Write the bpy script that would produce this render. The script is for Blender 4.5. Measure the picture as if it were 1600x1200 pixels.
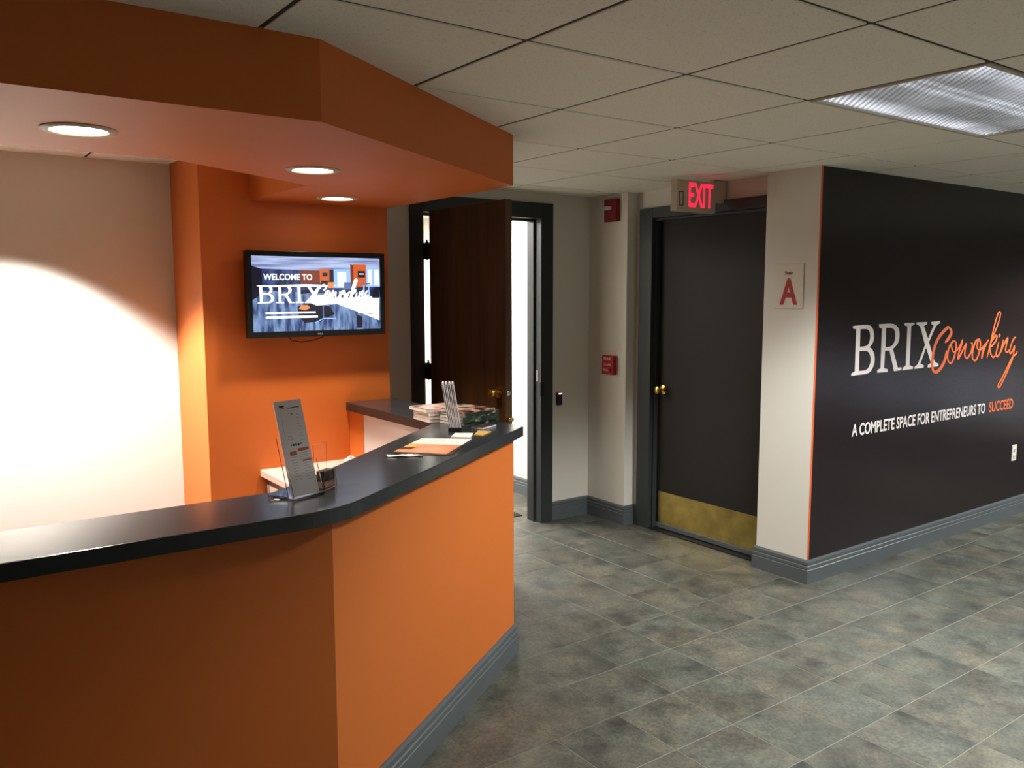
import bpy, bmesh, math, random
from mathutils import Vector, Matrix
random.seed(7)
for o in list(bpy.data.objects): bpy.data.objects.remove(o)
SC = bpy.context.scene
COL = SC.collection
R = math.radians

# ------------------------------------------------------------------ camera
FPX = 1314.76
cam_d = bpy.data.cameras.new('camera'); cam = bpy.data.objects.new('camera', cam_d); COL.objects.link(cam)
cam_d.sensor_width = 36; cam_d.lens = 36*FPX/1600; cam_d.clip_start = .02
CY, CP, CR = .9468, -.1103, -.0019
f = Vector((math.cos(CY)*math.cos(CP), math.sin(CY)*math.cos(CP), math.sin(CP)))
rt = Vector((math.sin(CY), -math.cos(CY), 0)); up = rt.cross(f)
r2 = math.cos(CR)*rt+math.sin(CR)*up; u2 = -math.sin(CR)*rt+math.cos(CR)*up
m = Matrix((r2, u2, -f)).transposed().to_4x4(); m.translation = (-1.9913, -2.4597, 1.6257)
cam.matrix_world = m
SC.camera = cam

# ------------------------------------------------------------------ world, lights, exposure
w = bpy.data.worlds.new('world'); SC.world = w; w.use_nodes = True
w.node_tree.nodes['Background'].inputs[0].default_value = (.80, .86, 1, 1)
w.node_tree.nodes['Background'].inputs[1].default_value = .8
SC.view_settings.view_transform = 'Standard'; SC.view_settings.look = 'None'
SC.view_settings.gamma = 1; SC.view_settings.use_curve_mapping = False
SC.view_settings.exposure = 0.68

def area(name, loc, target, sx, sy, power, col, spread=180):
    l = bpy.data.lights.new(name, 'AREA'); l.shape = 'RECTANGLE'; l.size = sx; l.size_y = sy
    l.energy = power; l.color = col; l.spread = R(spread)
    o = bpy.data.objects.new(name, l); COL.objects.link(o); o.location = loc
    d = Vector(target)-Vector(loc); o.rotation_euler = d.to_track_quat('-Z', 'Y').to_euler()
    return o
def spot(name, loc, power, col, angle, blend=.25, size=.04):
    l = bpy.data.lights.new(name, 'SPOT'); l.energy = power; l.color = col; l.spot_size = R(angle); l.spot_blend = blend
    l.shadow_soft_size = size
    o = bpy.data.objects.new(name, l); COL.objects.link(o); o.location = loc
    return o
WARM = (1, .92, .82)
LAMPS = [(-1.567, .17), (-.737, .535), (-.266, 1.37)]
LAMP_POWER = [60, 40, 50]
TROFFER = 92
for tx in (.80, 1.22, 1.64):        # the three lengths of the ceiling fixture; its prismatic lens cuts the light off sideways
    spot('troffer_light', (tx, -.914, 2.262), TROFFER, (.96, 1, .96), 133, .36, .13)
for (tx, ty) in ((4.9, -.914), (4.3, -3.4), (1.8, -3.9)):  # unseen fill lamps, added to brighten the ceiling and the mural lettering
    spot('lobby_fill', (tx, ty, 2.262), TROFFER*(3.6 if ty > -1 else 4.5), (.96, 1, .98), 150 if ty > -1 else 130, .3, .2)
spot('wall_washer', (-1.62, 1.63, 2.26), 300, (1, .96, .92), 100, .3, .05)
area('office_light', (.9, 3.4, 2.26), (.9, 3.4, 0), 1.2, 1.2, 95, (1, .98, .95))
BRIX = {'B': [[(2.339,1.425),(2.479,1.43),(2.519,1.422),(2.543,1.403),(2.557,1.369),(2.557,1.343),(2.544,1.318),(2.514,1.299),(2.543,1.286),(2.565,1.261),(2.575,1.231),(2.573,1.205),(2.558,1.176),(2.534,1.155),(2.502,1.145),(2.343,1.143),(2.344,1.156),(2.377,1.167),(2.373,1.406),(2.342,1.41)],[(2.414,1.405),(2.481,1.405),(2.505,1.393),(2.517,1.371),(2.516,1.341),(2.504,1.319),(2.483,1.306),(2.417,1.304)],[(2.415,1.28),(2.491,1.279),(2.517,1.263),(2.532,1.237),(2.533,1.211),(2.519,1.185),(2.494,1.166),(2.417,1.166)]],
'R': [[(2.602,1.429),(2.733,1.43),(2.782,1.421),(2.815,1.399),(2.829,1.364),(2.825,1.33),(2.81,1.304),(2.776,1.286),(2.763,1.277),(2.826,1.163),(2.867,1.163),(2.866,1.146),(2.785,1.144),(2.78,1.16),(2.726,1.269),(2.679,1.271),(2.676,1.169),(2.716,1.159),(2.716,1.144),(2.606,1.145),(2.606,1.16),(2.639,1.171),(2.635,1.402),(2.606,1.41)],[(2.677,1.405),(2.735,1.405),(2.77,1.393),(2.784,1.362),(2.78,1.328),(2.761,1.302),(2.731,1.292),(2.682,1.291)]],
'I': [[(2.876,1.429),(2.989,1.429),(2.989,1.418),(2.953,1.408),(2.956,1.171),(2.998,1.159),(2.996,1.146),(2.879,1.144),(2.878,1.158),(2.914,1.172),(2.911,1.408),(2.879,1.415)]],
'X': [[(3.011,1.43),(3.137,1.43),(3.135,1.416),(3.099,1.406),(3.156,1.326),(3.214,1.406),(3.186,1.415),(3.183,1.429),(3.289,1.432),(3.289,1.418),(3.245,1.407),(3.169,1.304),(3.249,1.174),(3.297,1.163),(3.297,1.146),(3.168,1.145),(3.17,1.162),(3.206,1.172),(3.138,1.271),(3.08,1.173),(3.121,1.163),(3.12,1.147),(3.015,1.145),(3.015,1.158),(3.053,1.172),(3.123,1.288),(3.057,1.407),(3.014,1.417)]]}
SCRIPT={'C':[(3.363,1.295),(3.398,1.313),(3.428,1.341),(3.435,1.364),(3.399,1.389),(3.359,1.376),(3.298,1.34),(3.253,1.295),(3.227,1.24),(3.221,1.193),(3.223,1.15),(3.239,1.121),(3.268,1.11),(3.307,1.122),(3.346,1.149),(3.371,1.178),(3.385,1.213),(3.392,1.242)],
'o':[(3.393,1.232),(3.406,1.236),(3.435,1.278),(3.47,1.299),(3.5,1.29),(3.507,1.266),(3.502,1.228),(3.474,1.173),(3.443,1.158),(3.413,1.179),(3.404,1.213),(3.418,1.26),(3.439,1.278),(3.457,1.249),(3.478,1.229),(3.525,1.236)],
'w':[(3.506,1.232),(3.551,1.259),(3.585,1.302),(3.57,1.263),(3.546,1.221),(3.541,1.18),(3.567,1.205),(3.61,1.252),(3.637,1.276),(3.626,1.242),(3.625,1.202),(3.653,1.179),(3.69,1.2),(3.715,1.238),(3.716,1.272),(3.696,1.278)],
'o2':[(3.804,1.299),(3.764,1.29),(3.739,1.252),(3.726,1.208),(3.733,1.173),(3.765,1.159),(3.793,1.175),(3.819,1.214),(3.828,1.263),(3.809,1.299),(3.786,1.28),(3.785,1.245),(3.812,1.229),(3.852,1.237),(3.89,1.266)],
'r':[(3.894,1.271),(3.877,1.241),(3.861,1.202),(3.855,1.169),(3.871,1.211),(3.901,1.255),(3.929,1.285),(3.939,1.289)],
'k':[(3.928,1.166),(3.948,1.218),(3.978,1.308),(4.01,1.393),(4.044,1.458),(4.068,1.477),(4.084,1.463),(4.07,1.422),(4.035,1.362),(3.989,1.308),(3.96,1.248),(3.94,1.198)],
'ka':[(3.945,1.238),(3.982,1.283),(4.036,1.316),(4.053,1.306),(4.035,1.276),(3.986,1.247),(3.961,1.238),(3.977,1.197),(4.012,1.169),(4.043,1.178)],
'i':[(4.084,1.274),(4.064,1.223),(4.053,1.183),(4.076,1.172),(4.11,1.196),(4.138,1.236)],
'n':[(4.147,1.287),(4.136,1.246),(4.12,1.2),(4.148,1.241),(4.197,1.285),(4.213,1.29),(4.196,1.249),(4.19,1.208),(4.214,1.194),(4.245,1.211)],
'g':[(4.335,1.294),(4.302,1.287),(4.268,1.246),(4.252,1.205),(4.26,1.184),(4.292,1.198),(4.321,1.234),(4.315,1.192),(4.304,1.15),(4.266,1.1),(4.209,1.03),(4.15,0.97),(4.12,0.954),(4.112,0.973),(4.156,1.012),(4.214,1.071),(4.293,1.151),(4.346,1.175),(4.371,1.195)]}
# ------------------------------------------------------------------ materials
def mat(name, col, rough=.5, metal=0, emis=None, estr=0, bump=None, noise=None, trans=0, ior=1.45, spec=.5, coat=0):
    m = bpy.data.materials.new(name); m.use_nodes = True; nt = m.node_tree; b = nt.nodes['Principled BSDF']
    b.inputs['Base Color'].default_value = (*col, 1); b.inputs['Roughness'].default_value = rough
    b.inputs['Metallic'].default_value = metal; b.inputs['IOR'].default_value = ior
    b.inputs['Specular IOR Level'].default_value = spec
    b.inputs['Transmission Weight'].default_value = trans
    b.inputs['Coat Weight'].default_value = coat
    if emis: b.inputs['Emission Color'].default_value = (*emis, 1); b.inputs['Emission Strength'].default_value = estr
    if noise:                       # (scale, amount) gentle mottling of the base colour
        g = nt.nodes.new('ShaderNodeNewGeometry'); n = nt.nodes.new('ShaderNodeTexNoise'); n.inputs['Scale'].default_value = noise[0]
        n.inputs['Detail'].default_value = 5
        nt.links.new(g.outputs['Position'], n.inputs['Vector'])
        r = nt.nodes.new('ShaderNodeValToRGB'); r.color_ramp.elements[0].position = .3; r.color_ramp.elements[1].position = .7
        a = noise[1]
        r.color_ramp.elements[0].color = (*[c*(1-a) for c in col], 1); r.color_ramp.elements[1].color = (*[min(1, c*(1+a)) for c in col], 1)
        nt.links.new(n.outputs['Fac'], r.inputs[0]); nt.links.new(r.outputs[0], b.inputs['Base Color'])
    if bump:                        # (scale, strength, distance)
        g = nt.nodes.new('ShaderNodeNewGeometry'); n = nt.nodes.new('ShaderNodeTexNoise'); n.inputs['Scale'].default_value = bump[0]
        n.inputs['Detail'].default_value = 3
        nt.links.new(g.outputs['Position'], n.inputs['Vector'])
        bp = nt.nodes.new('ShaderNodeBump'); bp.inputs['Strength'].default_value = bump[1]; bp.inputs['Distance'].default_value = bump[2]
        nt.links.new(n.outputs['Fac'], bp.inputs['Height']); nt.links.new(bp.outputs[0], b.inputs['Normal'])
    return m
def srgb(r, g, b):
    return tuple((c/255/12.92 if c/255 <= .04045 else ((c/255+.055)/1.055)**2.4) for c in (r, g, b))

M = {}
M['orange'] = mat('orange_paint', srgb(204, 106, 38), .55, bump=(260, .12, .001), noise=(1.3, .04))
M['white_wall'] = mat('white_paint', srgb(218, 213, 203), .6, bump=(260, .1, .001))
M['trim'] = mat('grey_trim_paint', srgb(84, 89, 92), .42, noise=(4, .05))
M['frame'] = mat('dark_grey_metal_paint', srgb(54, 57, 58), .45, spec=.3)
M['door_grey'] = mat('charcoal_door_paint', srgb(38, 36, 34), .6, noise=(2, .05), spec=.25)
M['mural'] = mat('mural_print', srgb(27, 18, 21), .2, noise=(1.2, .08))
M['mural_edge'] = mat('mural_orange_edge', srgb(225, 95, 50), .5)
M['letter_white'] = mat('letter_white_print', srgb(238, 226, 224), .45)
M['letter_orange'] = mat('letter_orange_print', srgb(240, 110, 55), .45)
M['laminate'] = mat('dark_slate_laminate', srgb(43, 48, 51), .21, ior=1.49, noise=(7, .08), bump=(400, .05, .0005))
M['beige'] = mat('beige_laminate', srgb(178, 156, 140), .45)
M['panel_white'] = mat('white_laminate', srgb(214, 202, 196), .5)
M['black'] = mat('black_plastic', srgb(14, 14, 16), .22)
M['black_matte'] = mat('black_matte_plastic', srgb(16, 16, 17), .55)
M['brass'] = mat('polished_brass', srgb(206, 170, 92), .24, 1)
M['brass_worn'] = mat('worn_brass_plate', srgb(180, 158, 92), .3, 1, noise=(9, .22), bump=(40, .1, .002))
M['chrome'] = mat('brushed_steel', srgb(190, 190, 186), .25, 1)
M['grout'] = mat('pale_grout', srgb(128, 124, 113), .8)
M['ceil_base'] = mat('ceiling_void_paint', srgb(96, 86, 72), .9)
M['ceil_grid'] = mat('ceiling_grid_shade', srgb(64, 55, 45), .85)  # shadow in the gaps between tiles, put into the grid's dark colour
M['fixture_frame'] = mat('light_frame_enamel', srgb(196, 186, 170), .5)
M['red'] = mat('fire_red_plastic', srgb(172, 24, 28), .4)
M['red_dark'] = mat('dark_red_enamel', srgb(128, 18, 26), .4)
M['clear'] = mat('clear_acrylic', (1, 1, 1), .03, trans=1, ior=1.3)
M['lens'] = mat('frosted_strobe_lens', srgb(205, 205, 205), .25)
M['white_plastic'] = mat('white_plastic', srgb(225, 222, 212), .4)
M['sign_housing'] = mat('sign_housing_plastic', srgb(190, 176, 156), .5)
M['sign_plate'] = mat('stair_sign_plate', srgb(220, 212, 196), .35)
M['led_red'] = mat('exit_letter_glow', (1, .02, .08), .4, emis=(1, .02, .07), estr=.75)
M['led_small'] = mat('reader_light', (1, .2, .2), .4, emis=(1, .25, .3), estr=4)
M['lamp'] = mat('lamp_glow', (1, 1, 1), .4, emis=(1, .86, .70), estr=9)
M['mat_rug'] = mat('door_mat_rubber', srgb(28, 28, 30), .9, bump=(200, .6, .004))
M['paper'] = mat('white_paper', srgb(236, 228, 218), .7)
M['paper_grey'] = mat('grey_white_card', srgb(224, 216, 220), .5)
M['ink'] = mat('dark_ink', srgb(40, 38, 42), .6)
M['ink_soft'] = mat('grey_ink', srgb(150, 145, 146), .6)
M['ink_orange'] = mat('rust_ink', srgb(190, 95, 62), .6)
M['yellow'] = mat('yellow_paper', srgb(208, 164, 84), .6)
M['strap'] = mat('red_strap', srgb(150, 50, 45), .6)

def noise_mat(name, stops, scale, rough=.5, detail=4, wave=None):
    m = bpy.data.materials.new(name); m.use_nodes = True; nt = m.node_tree; b = nt.nodes['Principled BSDF']
    g = nt.nodes.new('ShaderNodeTexCoord'); mp = nt.nodes.new('ShaderNodeMapping'); oi = nt.nodes.new('ShaderNodeObjectInfo')
    n = nt.nodes.new('ShaderNodeTexNoise'); n.noise_dimensions = '4D'
    mp.inputs['Scale'].default_value = scale if isinstance(scale, tuple) else (scale,)*3
    n.inputs['Scale'].default_value = 1; n.inputs['Detail'].default_value = detail
    mul = nt.nodes.new('ShaderNodeMath'); mul.operation = 'MULTIPLY'; mul.inputs[1].default_value = 37
    nt.links.new(oi.outputs['Random'], mul.inputs[0]); nt.links.new(mul.outputs[0], n.inputs['W'])
    nt.links.new(g.outputs['Object'], mp.inputs['Vector']); nt.links.new(mp.outputs[0], n.inputs['Vector'])
    r = nt.nodes.new('ShaderNodeValToRGB'); el = r.color_ramp.elements
    while len(el) < len(stops): el.new(.5)
    for e, (p, c) in zip(el, stops): e.position = p; e.color = (*srgb(*c), 1)
    nt.links.new(n.outputs['Fac'], r.inputs[0]); nt.links.new(r.outputs[0], b.inputs['Base Color'])
    b.inputs['Roughness'].default_value = rough
    return m
M['wood'] = noise_mat('dark_walnut_veneer', [(.30, (52, 33, 17)), (.5, (78, 51, 26)), (.72, (96, 65, 34))], (30, 26, 1.3), .42, 6)
M['cover'] = noise_mat('magazine_cover_print', [(.38, (40, 26, 22)), (.46, (110, 62, 42)), (.53, (196, 160, 140)), (.62, (206, 170, 156))], (17, 17, 17), .3)
M['cover_green'] = noise_mat('green_cover_print', [(.38, (16, 20, 18)), (.5, (38, 48, 36)), (.58, (60, 74, 50)), (.68, (160, 156, 136))], (34, 34, 60), .3)
M['flyer_pic'] = noise_mat('flyer_photo_print', [(.32, (110, 60, 36)), (.44, (214, 128, 78)), (.7, (232, 168, 124))], (9, 14, 9), .35)
M['card_dark'] = noise_mat('business_card_print', [(.35, (24, 18, 16)), (.55, (62, 44, 34)), (.7, (84, 64, 50))], (60, 60, 60), .4)
M['card_tan'] = noise_mat('tan_card_print', [(.35, (120, 78, 56)), (.6, (190, 148, 118))], (50, 50, 50), .4)

def floor_tile_mat():
    m = bpy.data.materials.new('slate_vinyl_tile'); m.use_nodes = True; nt = m.node_tree; b = nt.nodes['Principled BSDF']
    N = nt.nodes.new; L = nt.links.new
    tc = N('ShaderNodeTexCoord'); oi = N('ShaderNodeObjectInfo')
    mul = N('ShaderNodeMath'); mul.operation = 'MULTIPLY'; mul.inputs[1].default_value = 53; L(oi.outputs['Random'], mul.inputs[0])
    n1 = N('ShaderNodeTexNoise'); n1.noise_dimensions = '4D'; n1.inputs['Scale'].default_value = 5.5; n1.inputs['Detail'].default_value = 9; n1.inputs['Roughness'].default_value = .68
    n2 = N('ShaderNodeTexNoise'); n2.noise_dimensions = '4D'; n2.inputs['Scale'].default_value = 75; n2.inputs['Detail'].default_value = 4
    n3 = N('ShaderNodeTexNoise'); n3.noise_dimensions = '4D'; n3.inputs['Scale'].default_value = 3; n3.inputs['Detail'].default_value = 2
    for n in (n1, n2, n3): L(tc.outputs['Object'], n.inputs['Vector']); L(mul.outputs[0], n.inputs['W'])
    r1 = N('ShaderNodeValToRGB'); e = r1.color_ramp.elements; e.new(.5); e.new(.6)
    for k, (p, c) in enumerate([(.32, (48, 49, 46)), (.45, (80, 80, 74)), (.55, (96, 95, 87)), (.68, (113, 111, 99))]): e[k].position = p; e[k].color = (*srgb(*c), 1)
    L(n1.outputs['Fac'], r1.inputs[0])
    r2_ = N('ShaderNodeValToRGB'); r2_.color_ramp.elements[0].position = .3; r2_.color_ramp.elements[1].position = .62
    r2_.color_ramp.elements[0].color = (.48, .48, .46, 1); r2_.color_ramp.elements[1].color = (1, 1, 1, 1); L(n2.outputs['Fac'], r2_.inputs[0])
    mx = N('ShaderNodeMix'); mx.data_type = 'RGBA'; mx.blend_type = 'MULTIPLY'; mx.inputs[0].default_value = .9
    L(r1.outputs[0], mx.inputs[6]); L(r2_.outputs[0], mx.inputs[7])
    hs = N('ShaderNodeValToRGB'); hs.color_ramp.elements[0].color = (1.04, .98, .92, 1); hs.color_ramp.elements[1].color = (.94, 1.0, .99, 1)
    hs.color_ramp.elements[0].position = .4; hs.color_ramp.elements[1].position = .58; L(n3.outputs['Fac'], hs.inputs[0])
    mx2 = N('ShaderNodeMix'); mx2.data_type = 'RGBA'; mx2.blend_type = 'MULTIPLY'; mx2.inputs[0].default_value = 1
    L(mx.outputs[2], mx2.inputs[6]); L(hs.outputs[0], mx2.inputs[7])
    rr = N('ShaderNodeMapRange'); rr.inputs[3].default_value = .90; rr.inputs[4].default_value = 1.07; L(oi.outputs['Random'], rr.inputs[0])
    mx3 = N('ShaderNodeVectorMath'); mx3.operation = 'SCALE'; L(mx2.outputs[2], mx3.inputs[0]); L(rr.outputs[0], mx3.inputs['Scale'])
    L(mx3.outputs[0], b.inputs['Base Color']); b.inputs['Roughness'].default_value = .46
    bp = N('ShaderNodeBump'); bp.inputs['Strength'].default_value = .25; bp.inputs['Distance'].default_value = .002
    L(n1.outputs['Fac'], bp.inputs['Height']); L(bp.outputs[0], b.inputs['Normal'])
    return m
M['tile'] = floor_tile_mat()

def ceil_mat():
    m = bpy.data.materials.new('mineral_fibre_tile'); m.use_nodes = True; nt = m.node_tree; b = nt.nodes['Principled BSDF']
    N = nt.nodes.new; L = nt.links.new
    g = N('ShaderNodeNewGeometry'); v = N('ShaderNodeTexNoise'); v.inputs['Scale'].default_value = 150; v.inputs['Detail'].default_value = 2
    L(g.outputs['Position'], v.inputs['Vector'])
    r = N('ShaderNodeValToRGB'); r.color_ramp.elements[0].position = .30; r.color_ramp.elements[1].position = .44
    r.color_ramp.elements[0].color = (*srgb(226, 220, 204), 1); r.color_ramp.elements[1].color = (*srgb(244, 240, 226), 1)
    L(v.outputs['Fac'], r.inputs[0]); L(r.outputs[0], b.inputs['Base Color']); b.inputs['Roughness'].default_value = .9
    bp = N('ShaderNodeBump'); bp.inputs['Strength'].default_value = .3; bp.inputs['Distance'].default_value = .001
    L(v.outputs['Fac'], bp.inputs['Height']); L(bp.outputs[0], b.inputs['Normal'])
    return m
M['ceil'] = ceil_mat()

def lens_mat():
    m = bpy.data.materials.new('prismatic_lens'); m.use_nodes = True; nt = m.node_tree; b = nt.nodes['Principled BSDF']
    N = nt.nodes.new; L = nt.links.new
    tc = N('ShaderNodeTexCoord'); sp = N('ShaderNodeSeparateXYZ'); L(tc.outputs['Object'], sp.inputs[0])
    # glow of the tubes through the lens, streaks running along the fixture, broken up by the small prisms
    my = N('ShaderNodeMapRange'); my.inputs[1].default_value = -.284; my.inputs[2].default_value = .284; L(sp.outputs['Y'], my.inputs[0])
    cr = N('ShaderNodeValToRGB'); el = cr.color_ramp.elements
    st = [(0, .55), (.12, .46), (.20, .24), (.34, .18), (.39, .42), (.43, .22), (.47, .44), (.54, .17), (.76, .11), (.86, .34), (.95, .62), (1, .30)]
    while len(el) < len(st): el.new(.5)
    for e, (p, v_) in zip(el, st): e.position = p; e.color = (v_, v_, v_, 1)
    L(my.outputs[0], cr.inputs[0])
    def wave(axis, per):
        a = N('ShaderNodeMath'); a.operation = 'MULTIPLY'; a.inputs[1].default_value = 2*math.pi/per; L(sp.outputs[axis], a.inputs[0])
        c = N('ShaderNodeMath'); c.operation = 'SINE'; L(a.outputs[0], c.inputs[0]); return c
    wx, wy = wave('X', .0302), wave('Y', .0315)
    wm_ = N('ShaderNodeMath'); wm_.operation = 'MULTIPLY'; L(wx.outputs[0], wm_.inputs[0]); L(wy.outputs[0], wm_.inputs[1])
    wr = N('ShaderNodeMapRange'); wr.inputs[1].default_value = -1; wr.inputs[3].default_value = .30; wr.inputs[4].default_value = 1.15; L(wm_.outputs[0], wr.inputs[0])
    n = N('ShaderNodeTexNoise'); n.inputs['Scale'].default_value = 3.5; L(tc.outputs['Object'], n.inputs['Vector'])
    mr2 = N('ShaderNodeMapRange'); mr2.inputs[1].default_value = .35; mr2.inputs[2].default_value = .65; mr2.inputs[3].default_value = .55; mr2.inputs[4].default_value = 1.3
    L(n.outputs['Fac'], mr2.inputs[0])
    m1 = N('ShaderNodeMath'); m1.operation = 'MULTIPLY'; L(cr.outputs[0], m1.inputs[0]); L(wr.outputs[0], m1.inputs[1])
    m2 = N('ShaderNodeMath'); m2.operation = 'MULTIPLY'; L(m1.outputs[0], m2.inputs[0]); L(mr2.outputs[0], m2.inputs[1])
    L(m2.outputs[0], b.inputs['Emission Strength']); b.inputs['Emission Color'].default_value = (.86, .90, 1, 1)
    b.inputs['Base Color'].default_value = (*srgb(170, 175, 182), 1); b.inputs['Roughness'].default_value = .15
    return m
M['prism'] = lens_mat()

# ------------------------------------------------------------------ helpers
class MB:
    def __init__(s): s.v = []; s.f = []; s.mi = []; s.cur = 0
    def add(s, vs, fs):
        b = len(s.v); s.v += [tuple(v) for v in vs]; s.f += [tuple(i+b for i in q) for q in fs]; s.mi += [s.cur]*len(fs)
        return s
    def box(s, a, b, T=None):
        x0, y0, z0 = a; x1, y1, z1 = b
        vs = [Vector(p) for p in ((x0,y0,z0),(x1,y0,z0),(x1,y1,z0),(x0,y1,z0),(x0,y0,z1),(x1,y0,z1),(x1,y1,z1),(x0,y1,z1))]
        if T: vs = [T @ p for p in vs]
        return s.add(vs, [(0,3,2,1),(4,5,6,7),(0,1,5,4),(1,2,6,5),(2,3,7,6),(3,0,4,7)])
    def prism(s, poly, z0, z1):       # closed polygon, counter-clockwise, any shape (n-gon caps)
        n = len(poly); vs = [(x, y, z0) for x, y in poly]+[(x, y, z1) for x, y in poly]
        return s.add(vs, [tuple(range(n-1, -1, -1)), tuple(range(n, 2*n))]+[(i, (i+1) % n, n+(i+1) % n, n+i) for i in range(n)])
    def lathe(s, prof, T=None, n=24):  # (radius, height) profile about z
        vs = []; fs = []
        for r, z in prof:
            for k in range(n): a = 2*math.pi*k/n; vs.append(Vector((r*math.cos(a), r*math.sin(a), z)))
        for i in range(len(prof)-1):
            for k in range(n): fs.append((i*n+k, i*n+(k+1) % n, (i+1)*n+(k+1) % n, (i+1)*n+k))
        fs.append(tuple(range(n-1, -1, -1))); fs.append(tuple((len(prof)-1)*n+k for k in range(n)))
        if T: vs = [T @ p for p in vs]
        return s.add(vs, fs)
    def tube(s, pts, r, n=8):
        pts = [Vector(p) for p in pts]; vs = []; fs = []
        for i, p in enumerate(pts):
            d = (pts[min(i+1, len(pts)-1)]-pts[max(i-1, 0)]).normalized()
            a = d.orthogonal().normalized() if i == 0 else (a-d*a.dot(d)).normalized()
            b = d.cross(a)
            for k in range(n): t = 2*math.pi*k/n; vs.append(p+(a*math.cos(t)+b*math.sin(t))*r)
        for i in range(len(pts)-1):
            for k in range(n): fs.append((i*n+k, i*n+(k+1) % n, (i+1)*n+(k+1) % n, (i+1)*n+k))
        fs += [tuple(range(n-1, -1, -1)), tuple((len(pts)-1)*n+k for k in range(n))]
        return s.add(vs, fs)
    def build(s, name, mats, parent=None, bevel=0, smooth=False, seg=2, angle=35):
        me = bpy.data.meshes.new(name); me.from_pydata(s.v, [], s.f)
        mats = mats if isinstance(mats, (list, tuple)) else [mats]
        for q in mats: me.materials.append(q)
        me.polygons.foreach_set('material_index', s.mi)
        bm = bmesh.new(); bm.from_mesh(me); bmesh.ops.recalc_face_normals(bm, faces=bm.faces)
        if bevel:
            es = [e for e in bm.edges if len(e.link_faces) == 2 and e.calc_face_angle(0) > R(30)]
            bmesh.ops.bevel(bm, geom=es, offset=bevel, segments=seg, profile=.5, affect='EDGES', clamp_overlap=True)
        bm.to_mesh(me); bm.free()
        if smooth:
            me.polygons.foreach_set('use_smooth', [True]*len(me.polygons))
            me.set_sharp_from_angle(angle=R(angle))
        o = bpy.data.objects.new(name, me); COL.objects.link(o)
        if parent: o.parent = parent
        return o
def empty(name, loc=(0, 0, 0), rot=(0, 0, 0)):
    o = bpy.data.objects.new(name, None); COL.objects.link(o); o.location = loc; o.rotation_euler = rot; o.empty_display_size = .05
    return o
def tag(o, label, cat, group=None):
    o['label'] = label; o['category'] = cat
    if group: o['group'] = group
    return o
def struct(o): o['kind'] = 'structure'; return o
def offset_path(pts, d):              # offset an open polyline to its right by d, mitred
    pts = [Vector(p) for p in pts]; out = []
    for i, p in enumerate(pts):
        ns = []
        if i > 0: t = (p-pts[i-1]).normalized(); ns.append(Vector((t.y, -t.x)))
        if i < len(pts)-1: t = (pts[i+1]-p).normalized(); ns.append(Vector((t.y, -t.x)))
        n = sum(ns, Vector((0, 0))); n = n/n.dot(ns[0]) if len(ns) == 2 else n
        out.append(p+n*d)
    return out
BASE = [(0, 0), (.018, 0), (.018, .076), (.0145, .079), (.0165, .083), (.0165, .098), (.011, .102), (.013, .106), (.013, .122), (.008, .133), (0, .133)]
def moulding(mb, path, prof=BASE):    # profile (outwards, height) swept along a path; the room is on its right
    rows = [offset_path(path, d) for d, h in prof]; n = len(prof); m_ = len(path)
    vs = [(rows[j][i].x, rows[j][i].y, prof[j][1]) for i in range(m_) for j in range(n)]
    fs = [(i*n+j, i*n+(j+1) % n, (i+1)*n+(j+1) % n, (i+1)*n+j) for i in range(m_-1) for j in range(n)]
    fs += [tuple(range(n)), tuple((m_-1)*n+j for j in range(n))[::-1]]
    mb.add(vs, fs)
def text_mesh(s, name, material, parent, O, U, V, width=None, height=1, extrude=.0008, offset=0, mid=False):
    """lettering: lower left corner O, reading direction U, up V; cap height `height`, total `width`"""
    cu = bpy.data.curves.new(name, 'FONT'); cu.body = s; cu.extrude = .5; cu.offset = offset; cu.resolution_u = 3
    tmp = bpy.data.objects.new(name, cu); COL.objects.link(tmp)
    dg = bpy.context.evaluated_depsgraph_get(); me = bpy.data.meshes.new_from_object(tmp.evaluated_get(dg))
    bpy.data.objects.remove(tmp); me.name = name
    xs = [v.co.x for v in me.vertices]; ys = [v.co.y for v in me.vertices]
    x0, x1, y0, y1 = min(xs), max(xs), min(ys), max(ys)
    sy = height/(y1-y0); sx = width/(x1-x0) if width else sy
    O, U, V = Vector(O), Vector(U).normalized(), Vector(V).normalized(); W = U.cross(V)
    for v in me.vertices:
        v.co = O+U*((v.co.x-x0)*sx)+V*((v.co.y-y0)*sy)+W*((v.co.z+.5)*extrude)
    me.materials.clear(); me.materials.append(material)
    o = bpy.data.objects.new(name, me); COL.objects.link(o); o.parent = parent
    return o
def glyph(rings, name, material, parent, Y, th=.0015):      # filled outline with holes on the plane y = Y, facing -Y
    cu = bpy.data.curves.new(name, 'CURVE'); cu.dimensions = '2D'; cu.fill_mode = 'BOTH'; cu.extrude = th/2
    for ring in rings:
        sp = cu.splines.new('POLY'); sp.points.add(len(ring)-1); sp.use_cyclic_u = True
        for p, (x, z) in zip(sp.points, ring): p.co = (x, z, 0, 1)
    tmp = bpy.data.objects.new(name, cu); COL.objects.link(tmp)
    dg = bpy.context.evaluated_depsgraph_get(); me = bpy.data.meshes.new_from_object(tmp.evaluated_get(dg))
    bpy.data.objects.remove(tmp); me.name = name
    for v in me.vertices: v.co = (v.co.x, Y-th/2-v.co.z, v.co.y)
    me.materials.clear(); me.materials.append(material)
    o = bpy.data.objects.new(name, me); COL.objects.link(o); o.parent = parent
    return o
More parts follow.
